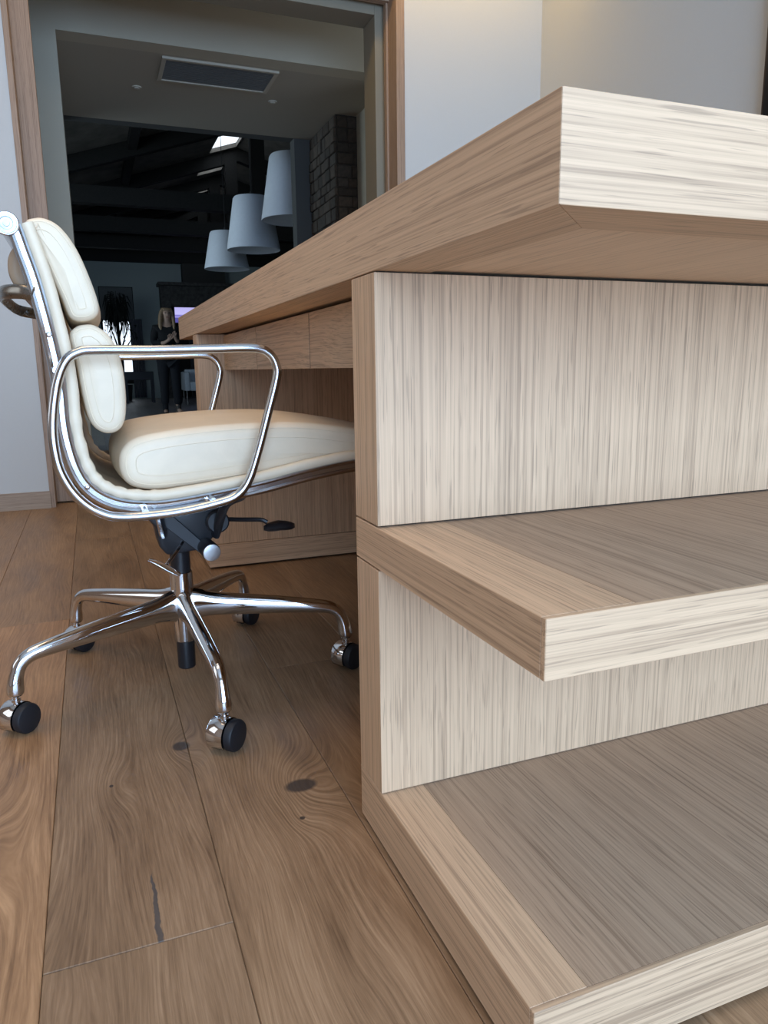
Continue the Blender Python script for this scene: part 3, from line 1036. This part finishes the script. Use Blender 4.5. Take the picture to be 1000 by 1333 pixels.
# vestibule ceiling: air grille and two small spots
grille_mat = plain('grille_grey', (0.13, 0.13, 0.125), 0.5)
gr = thing('ceiling_grille', (0.58, 4.5, 2.35), 'long slatted grey air grille in the vestibule ceiling', 'air vent')
build_box('backing', 0.27, 0.90, 4.345, 4.66, 2.3475, 2.3495, plain('grille_dark', (0.035, 0.035, 0.035), 0.8), gr)
for q in range(15):
    yy = 4.352 + q * 0.0205
    build_box('slat', 0.27, 0.90, yy, yy + 0.010, 2.340, 2.3475, grille_mat, gr)
frm = paint('grille_frame_paint', (0.50, 0.46, 0.38))
build_box('frame', 0.245, 0.925, 4.322, 4.345, 2.336, 2.3495, frm, gr, bevel=0.001)
build_box('frame', 0.245, 0.925, 4.66, 4.683, 2.336, 2.3495, frm, gr, bevel=0.001)
build_box('frame', 0.245, 0.27, 4.345, 4.66, 2.336, 2.3495, frm, gr, bevel=0.001)
build_box('frame', 0.90, 0.925, 4.345, 4.66, 2.336, 2.3495, frm, gr, bevel=0.001)
for x, y, lab in ((0.139, 4.866, 'small round ceiling spot left of the air grille'), (1.004, 4.84, 'small round ceiling spot right of the air grille')):
    s = thing('ceiling_spot', (x, y, 2.35), lab, 'ceiling light', 'vestibule ceiling spots')
    G().lathe((x, y, 2.3495), (0, 0, -1), [(0, 0.030), (0.006, 0.028), (0.0065, 0.018)], 20).build('trim_ring', frm, s, smooth=True, angle=30)
    G().lathe((x, y, 2.343), (0, 0, -1), [(0, 0.0175), (0.004, 0.015), (0.005, 0.003)], 16).build('lens', plain('spot_lens', (0.55, 0.52, 0.45), 0.3), s, smooth=True)

# pendant lamps in the hall
shade_mat = plain('white_pendant_shade', (0.80, 0.83, 0.88), 0.55, vary=0.02)
cord_mat = plain('pendant_cord', (0.02, 0.02, 0.02), 0.6)
labels = ['nearest white conical pendant lamp, cut off by the stone wall edge', 'middle white conical pendant lamp of the row', 'farthest and smallest white conical pendant lamp']
for (y, zb, hh), lab in zip(((6.62, 1.945, 0.560), (8.25, 1.915, 0.560), (10.0, 1.925, 0.470)), labels):
    X = (1.600, 1.560, 1.560)[(6.62, 8.25, 10.0).index(y)]
    pl = thing('pendant_lamp', (X, y, zb), lab, 'pendant lamp', 'pendant lamps in the hall')
    rb, rt = 0.298, 0.203
    sh = G().lathe((X, y, zb), (0, 0, 1), [(0.0, rb - 0.012), (-0.002, rb - 0.004), (0.004, rb), (hh * 0.5, (rb + rt) / 2), (hh - 0.02, rt + 0.004), (hh, rt - 0.01), (hh + 0.002, 0.02)], 48)
    sh.build('shade', shade_mat, pl, smooth=True, angle=40)
    G().lathe((X, y, zb + hh), (0, 0, 1), [(0, 0.02), (0.06, 0.018), (0.062, 0.004), (4.575 - (zb + hh), 0.004)], 10).build('cord', cord_mat, pl)

# far window with panes and curtain
win = structure(build_box('window_3', WX0, WX1, 20.02, 20.10, WZ1 - 0.06, WZ1, truss_mat))
for xx in (WX0, 0.49, WX1 - 0.05):
    build_box('frame', xx, xx + 0.05, 20.02, 20.10, WZ0, WZ1 - 0.06, truss_mat, win)
for zz in (WZ0, 1.02):
    build_box('frame', WX0 + 0.05, WX1 - 0.05, 20.03, 20.09, zz, zz + 0.09, truss_mat, win)
gm = NT('window_glass')
gm.set(Base_Color=(0.95, 0.97, 1.0), Roughness=0.02, Transmission_Weight=1.0, IOR=1.02)
for xa, xb in ((WX0 + 0.05, 0.49), (0.54, WX1 - 0.05)):
    build_box('pane', xa, xb, 20.055, 20.061, WZ0 + 0.09, 1.02, gm.m, win)
    build_box('pane', xa, xb, 20.055, 20.061, 1.11, WZ1 - 0.06, gm.m, win)
bl = build_box('window_blind', WX0 + 0.02, WX1 - 0.02, 19.985, 19.995, 1.86, WZ1 - 0.02, plain('blind_fabric', (0.20, 0.21, 0.21), 0.8), None)
tag(bl, 'grey roller blind half lowered over the far window', 'blind')
g = G()
n = 24
pts = [(WX1 - 0.14 + 0.30 * i / n, 19.93 + 0.018 * math.sin(i * 1.5)) for i in range(n + 1)]
g.prism(pts + [(x, y + 0.01) for x, y in pts[::-1]], 'z', HZ + 0.02, 1.9)
tag(g.build('curtain', plain('grey_curtain', (0.20, 0.20, 0.24), 0.9), smooth=True), 'grey curtain hanging at the right of the far window', 'curtain')

# potted plant in front of the far window
random.seed(21)
plant = thing('potted_tree', (0.45, 18.6, HZ), 'dark drooping potted tree in front of the far window', 'plant')
leaf_dark = plain('dark_leaf', (0.010, 0.014, 0.010), 0.6)
bark = plain('dark_bark', (0.014, 0.012, 0.010), 0.9)
PX, PYY = 0.46, 18.6
G().lathe((PX, PYY, HZ), (0, 0, 1), [(0, 0.16), (0.02, 0.18), (0.36, 0.22), (0.38, 0.22), (0.38, 0.19), (0.34, 0.18), (0.33, 0.01)], 24).build('pot', plain('dark_pot', (0.03, 0.03, 0.035), 0.5), plant, smooth=True, angle=30)
g = G()
g.tube(spline([(PX, PYY, HZ + 0.32), (PX + 0.02, PYY, 0.9), (PX - 0.02, PYY, 1.5), (PX + 0.01, PYY, 2.2)], 6), [0.05 - 0.0015 * i for i in range(19)], 8)
for x1, z1, z0 in ((-0.22, 1.75, 0.95), (0.24, 1.7, 1.0), (-0.28, 1.35, 0.75), (0.22, 2.05, 1.4), (-0.16, 2.1, 1.5), (0.27, 1.35, 0.9)):
    g.tube(spline([(PX, PYY, z0), (PX + x1 * 0.5, PYY + random.uniform(-0.15, 0.15), (z0 + z1) / 2 + 0.02), (PX + x1, PYY + random.uniform(-0.25, 0.25), z1)], 5), [0.024 - 0.0014 * i for i in range(11)], 6)
g.build('trunk', bark, plant, smooth=True)
g = G()
for i in range(265):
    if i < 210:
        a = random.uniform(0, 2 * math.pi)
        st = Vector((PX + 0.04 * math.cos(a), PYY + 0.04 * math.sin(a), random.uniform(1.9, 2.42)))
        rr = random.uniform(0.1, 0.36)
        en = Vector((PX + rr * math.cos(a), PYY + rr * math.sin(a), st.z - random.uniform(0.15, 0.75)))
        md_ = (st + en) / 2 + Vector((0.05 * math.cos(a), 0.05 * math.sin(a), 0.16))
    else:
        x = random.choice((-1, 1)) * random.uniform(0.1, 0.40)
        st = Vector((PX + x, PYY + random.uniform(-0.25, 0.25), random.uniform(0.95, 1.85)))
        en = st + Vector((random.uniform(-0.1, 0.1), random.uniform(-0.1, 0.1), -random.uniform(0.06, 0.2)))
        md_ = (st + en) / 2 + Vector((0.03, 0, 0.03))
    ax = (en - st).normalized()
    sd_ = ax.cross(Vector((random.uniform(-1, 1), random.uniform(-1, 1), 0.2))).normalized() * random.uniform(0.010, 0.022)
    g.add([st, md_ + sd_, en, md_ - sd_, md_ + ax.cross(sd_) * 0.25], [(0, 1, 4), (1, 2, 4), (2, 3, 4), (3, 0, 4)])
g.build('foliage', leaf_dark, plant, kind='stuff')

# fireplace with chimney breast on the far wall, wall screen, console table, armchair
fp_stone = plain('fireplace_stone', (0.105, 0.10, 0.095), 0.9, vary=0.35, vscale=14)
fp = thing('fireplace', (2.9, 19.8, HZ), 'dark stone fireplace with chimney breast on the far hall wall', 'fireplace')
build_box('chimney_breast', 2.14, 3.22, 19.72, 19.998, 2.78, 3.27, plain('chimney_render', (0.060, 0.058, 0.055), 0.9), fp, bevel=0.01)
build_box('mantel_shelf', 1.50, 4.4, 19.42, 19.998, 2.70, 2.78, fp_stone, fp, bevel=0.01)
build_box('surround', 1.56, 1.80, 19.52, 19.998, HZ + 0.001, 2.70, fp_stone, fp, bevel=0.01)
build_box('surround', 3.9, 4.3, 19.52, 19.998, HZ + 0.001, 2.70, fp_stone, fp, bevel=0.01)
build_box('surround', 1.80, 3.9, 19.52, 19.998, 2.20, 2.70, fp_stone, fp, bevel=0.01)
build_box('firebox', 1.80, 3.9, 19.90, 19.998, HZ + 0.001, 2.20, plain('soot', (0.02, 0.02, 0.02), 0.95), fp)
st = NT('lit_screen')
tcn = st.n('ShaderNodeTexCoord')
sepn = st.n('ShaderNodeSeparateXYZ')
st.l(tcn.outputs['Generated'], sepn.inputs[0])
colr = st.ramp(sepn.outputs[2], [(0.0, (0.10, 0.09, 0.35)), (0.30, (0.10, 0.09, 0.35)), (0.36, (0.42, 0.38, 0.85)), (0.46, (0.16, 0.14, 0.55)), (0.55, (0.55, 0.52, 0.95)), (1.0, (0.50, 0.47, 0.88))])
st.set(Base_Color=(0.01, 0.01, 0.01), Roughness=0.3, Emission_Color=colr, Emission_Strength=1.0)
scr = thing('lit_screen', (2.3, 19.3, 1.9), 'glowing lilac screen in front of the dark fireplace', 'screen')
build_box('display', 1.84, 2.66, 19.24, 19.245, 1.78, 2.15, st.m, scr)
build_box('housing', 1.82, 2.68, 19.246, 19.29, 1.76, 2.17, black_plastic, scr, bevel=0.004)
build_box('stand', 2.15, 2.35, 19.25, 19.30, HZ + 0.02, 1.76, black_plastic, scr)
build_box('stand_base', 1.95, 2.55, 19.10, 19.45, HZ + 0.001, HZ + 0.02, black_plastic, scr)
navy = plain('dark_navy_lacquer', (0.014, 0.016, 0.026), 0.45)
ct = thing('console_table', (0.75, 17.1, HZ), 'dark console table under the far window', 'table')
build_box('table_top', 0.44, 1.05, 16.95, 17.35, 0.40, 0.585, navy, ct, bevel=0.006)
for xx in (0.44, 1.00):
    for yy in (16.95, 17.30):
        build_box('leg', xx, xx + 0.05, yy, yy + 0.05, HZ + 0.001, 0.40, navy, ct)
white_fab = plain('white_upholstery', (0.62, 0.68, 0.75), 0.85)
ac = thing('armchair', (1.95, 16.1, HZ), 'white upholstered armchair on short metal legs behind the desk end', 'armchair')
build_box('seat', 1.68, 2.28, 15.8, 16.4, 0.17, 0.36, white_fab, ac, bevel=0.03, segs=3, smooth=True)
build_box('backrest', 1.66, 2.30, 16.38, 16.52, 0.17, 0.62, white_fab, ac, bevel=0.03, segs=3, smooth=True)
for xx in (1.58, 2.27):
    build_box('arm', xx, xx + 0.11, 15.78, 16.5, 0.17, 0.57, white_fab, ac, bevel=0.03, segs=3, smooth=True)
for xx in (1.62, 2.30):
    for yy in (15.84, 16.44):
        G().lathe((xx, yy, HZ + 0.001), (0, 0, 1), [(0, 0.012), (0.272, 0.016)], 10).build('leg', alu_mat, ac)

# ------------------------------------------------------------------ the person standing in the hall
person = thing('person', (0.86, 11.5, HZ), 'woman with long blonde hair in dark jacket, trousers and boots standing in the hall', 'person')


def skinned(name, chains, mat, parent, subsurf=2):
    """chains: list of lists of (x, y, z, radius); first point of later chains joins the nearest earlier vertex"""
    vs, es, rs = [], [], []
    for ch in chains:
        prev = None
        for i, (x, y, z, rr) in enumerate(ch):
            p = Vector((x, y, z))
            idx = None
            for j, q in enumerate(vs):
                if (q - p).length < 1e-4:
                    idx = j
                    break
            if idx is None:
                vs.append(p)
                rs.append(rr)
                idx = len(vs) - 1
            if prev is not None and prev != idx:
                es.append((prev, idx))
            prev = idx
    me = bpy.data.meshes.new(name)
    off = WLOC[parent.name]
    me.from_pydata([v - off for v in vs], es, [])
    o = bpy.data.objects.new(name, me)
    COL.objects.link(o)
    o.parent = parent
    me.materials.append(mat)
    sk = o.modifiers.new('skin', 'SKIN')
    sk.use_smooth_shade = True
    for i, sv_ in enumerate(me.skin_vertices[0].data):
        rr = rs[i]
        sv_.radius = rr if isinstance(rr, tuple) else (rr, rr)
        sv_.use_root = (i == 0)
    ss = o.modifiers.new('smooth', 'SUBSURF')
    ss.levels = ss.render_levels = subsurf
    return o


bx_, by_, bz_ = 0.86, 11.5, HZ
def q(x, y, z, rr):
    return (bx_ + x, by_ + y, bz_ + z, rr)


skin_m = plain('skin', (0.42, 0.27, 0.20), 0.55)
black_cloth = plain('black_jacket', (0.005, 0.005, 0.006), 0.9)
navy_cloth = plain('dark_trousers', (0.005, 0.006, 0.010), 0.9)
boot_m = plain('taupe_boots', (0.055, 0.045, 0.038), 0.6)
hair_m = plain('blonde_hair', (0.25, 0.165, 0.095), 0.5, vary=0.35, vscale=60)
pel = q(0, 0, 0.92, 0.12)
hand = []
hx, hy, hz = 0.10, -0.20, 1.14
body_ch = [
    [pel, q(0, 0, 1.06, 0.10), q(0, 0.0, 1.22, 0.12), q(0, 0.01, 1.34, 0.10), q(0.005, 0.0, 1.42, 0.048), q(0.015, -0.02, 1.47, 0.05), q(0.02, -0.03, 1.53, 0.078), q(0.02, -0.025, 1.59, 0.070)],
    [q(0, 0.01, 1.34, 0.10), q(-0.15, 0.01, 1.33, 0.05), q(-0.20, 0.0, 1.10, 0.038), q(-0.06, -0.16, 1.10, 0.030), q(0.02, -0.21, 1.15, 0.022)],
    [q(0, 0.01, 1.34, 0.10), q(0.15, 0.01, 1.33, 0.05), q(0.20, -0.02, 1.08, 0.038), q(0.12, -0.20, 1.14, 0.028), q(0.09, -0.23, 1.19, 0.022)],
    [pel, q(-0.08, 0, 0.86, 0.09), q(-0.08, 0.0, 0.48, 0.055), q(-0.085, 0.02, 0.09, 0.036), q(-0.085, -0.10, 0.035, 0.03)],
    [pel, q(0.08, 0, 0.86, 0.09), q(0.09, -0.02, 0.48, 0.055), q(0.105, 0.02, 0.10, 0.036), q(0.16, -0.08, 0.035, 0.03)],
]
for base, dirs in ((q(0.02, -0.21, 1.15, 0.022), 1), (q(0.09, -0.23, 1.19, 0.022), -1)):
    bxx, byy, bzz, _ = base
    for f_i, (dx, dz, ln) in enumerate(((0.018, 0.01, 0.05), (0.006, 0.02, 0.065), (-0.006, 0.02, 0.06), (-0.018, 0.014, 0.05), (0.03 * dirs, -0.002, 0.04))):
        body_ch.append([base, (bxx + dx * 1.2, byy - 0.02, bzz + dz + ln * 0.5, 0.009), (bxx + dx * 1.4, byy - 0.035, bzz + dz + ln, 0.008)])
body = skinned('body', body_ch, skin_m, person)
# face: nose, eyes, mouth and ears on the head
G().prism([(bx_ + 0.005, bz_ + 1.50), (bx_ + 0.035, bz_ + 1.50), (bx_ + 0.02, bz_ + 1.55)], 'y', by_ - 0.125, by_ - 0.09).build('nose', skin_m, person, bevel=0.004)
for s in (-1, 1):
    G().lathe((bx_ + 0.02 + s * 0.028, by_ - 0.103, bz_ + 1.545), (0, -1, 0), [(0, 0.009), (0.004, 0.007), (0.006, 0.001)], 10).build('eye', black_plastic, person)
    G().lathe((bx_ + 0.02 + s * 0.078, by_ - 0.03, bz_ + 1.53), (s, 0, 0), [(0, 0.018), (0.006, 0.015), (0.008, 0.004)], 10).build('ear', skin_m, person, smooth=True)
build_box('mouth', bx_ - 0.002, bx_ + 0.042, by_ - 0.102, by_ - 0.092, bz_ + 1.475, bz_ + 1.485, plain('lips', (0.30, 0.12, 0.10), 0.5), person, bevel=0.003)
skinned('jacket', [
    [q(0, 0, 0.80, 0.165), q(0, 0, 0.95, 0.15), q(0, 0, 1.08, 0.13), q(0, 0.0, 1.22, 0.145), q(0, 0.012, 1.34, 0.118), q(0.0, 0.005, 1.395, 0.07)],
    [q(0, 0.012, 1.34, 0.118), q(-0.155, 0.01, 1.325, 0.072), q(-0.205, 0.0, 1.10, 0.058), q(-0.075, -0.145, 1.10, 0.046)],
    [q(0, 0.012, 1.34, 0.118), q(0.155, 0.01, 1.325, 0.072), q(0.205, -0.02, 1.08, 0.058), q(0.13, -0.175, 1.13, 0.046)],
], black_cloth, person)
skinned('trousers', [
    [q(0, 0, 0.93, 0.135), q(-0.082, 0, 0.84, 0.105), q(-0.082, 0.0, 0.48, 0.075), q(-0.086, 0.02, 0.16, 0.058)],
    [q(0, 0, 0.93, 0.135), q(0.082, 0, 0.84, 0.105), q(0.095, -0.02, 0.48, 0.078), q(0.11, 0.02, 0.16, 0.066)],
], navy_cloth, person)
for s, (x0, xt) in ((-1, (-0.085, -0.085)), (1, (0.107, 0.175))):
    skinned('boot', [[q(x0, 0.02, 0.24, 0.050), q(x0, 0.02, 0.10, 0.046), q(x0, 0.025, 0.045, 0.043), q((x0 + xt) / 2, -0.06, 0.04, 0.040), q(xt, -0.15, 0.03, 0.029)]], boot_m if s > 0 else navy_cloth, person)
hair = skinned('hair', [
    [q(0.02, 0.0, 1.625, 0.055), q(0.018, 0.02, 1.56, 0.092), q(0.01, 0.035, 1.46, 0.085), q(-0.01, 0.045, 1.36, 0.085), q(-0.02, 0.05, 1.25, 0.06), q(-0.03, 0.05, 1.18, 0.02)],
    [q(0.02, 0.0, 1.625, 0.055), q(-0.06, -0.03, 1.57, 0.032), q(-0.085, -0.045, 1.46, 0.034), q(-0.09, -0.07, 1.34, 0.032), q(-0.085, -0.09, 1.25, 0.016)],
    [q(0.02, 0.0, 1.625, 0.055), q(0.095, -0.03, 1.57, 0.026), q(0.11, -0.045, 1.46, 0.028), q(0.11, -0.07, 1.36, 0.024), q(0.10, -0.09, 1.28, 0.012)],
], hair_m, person)
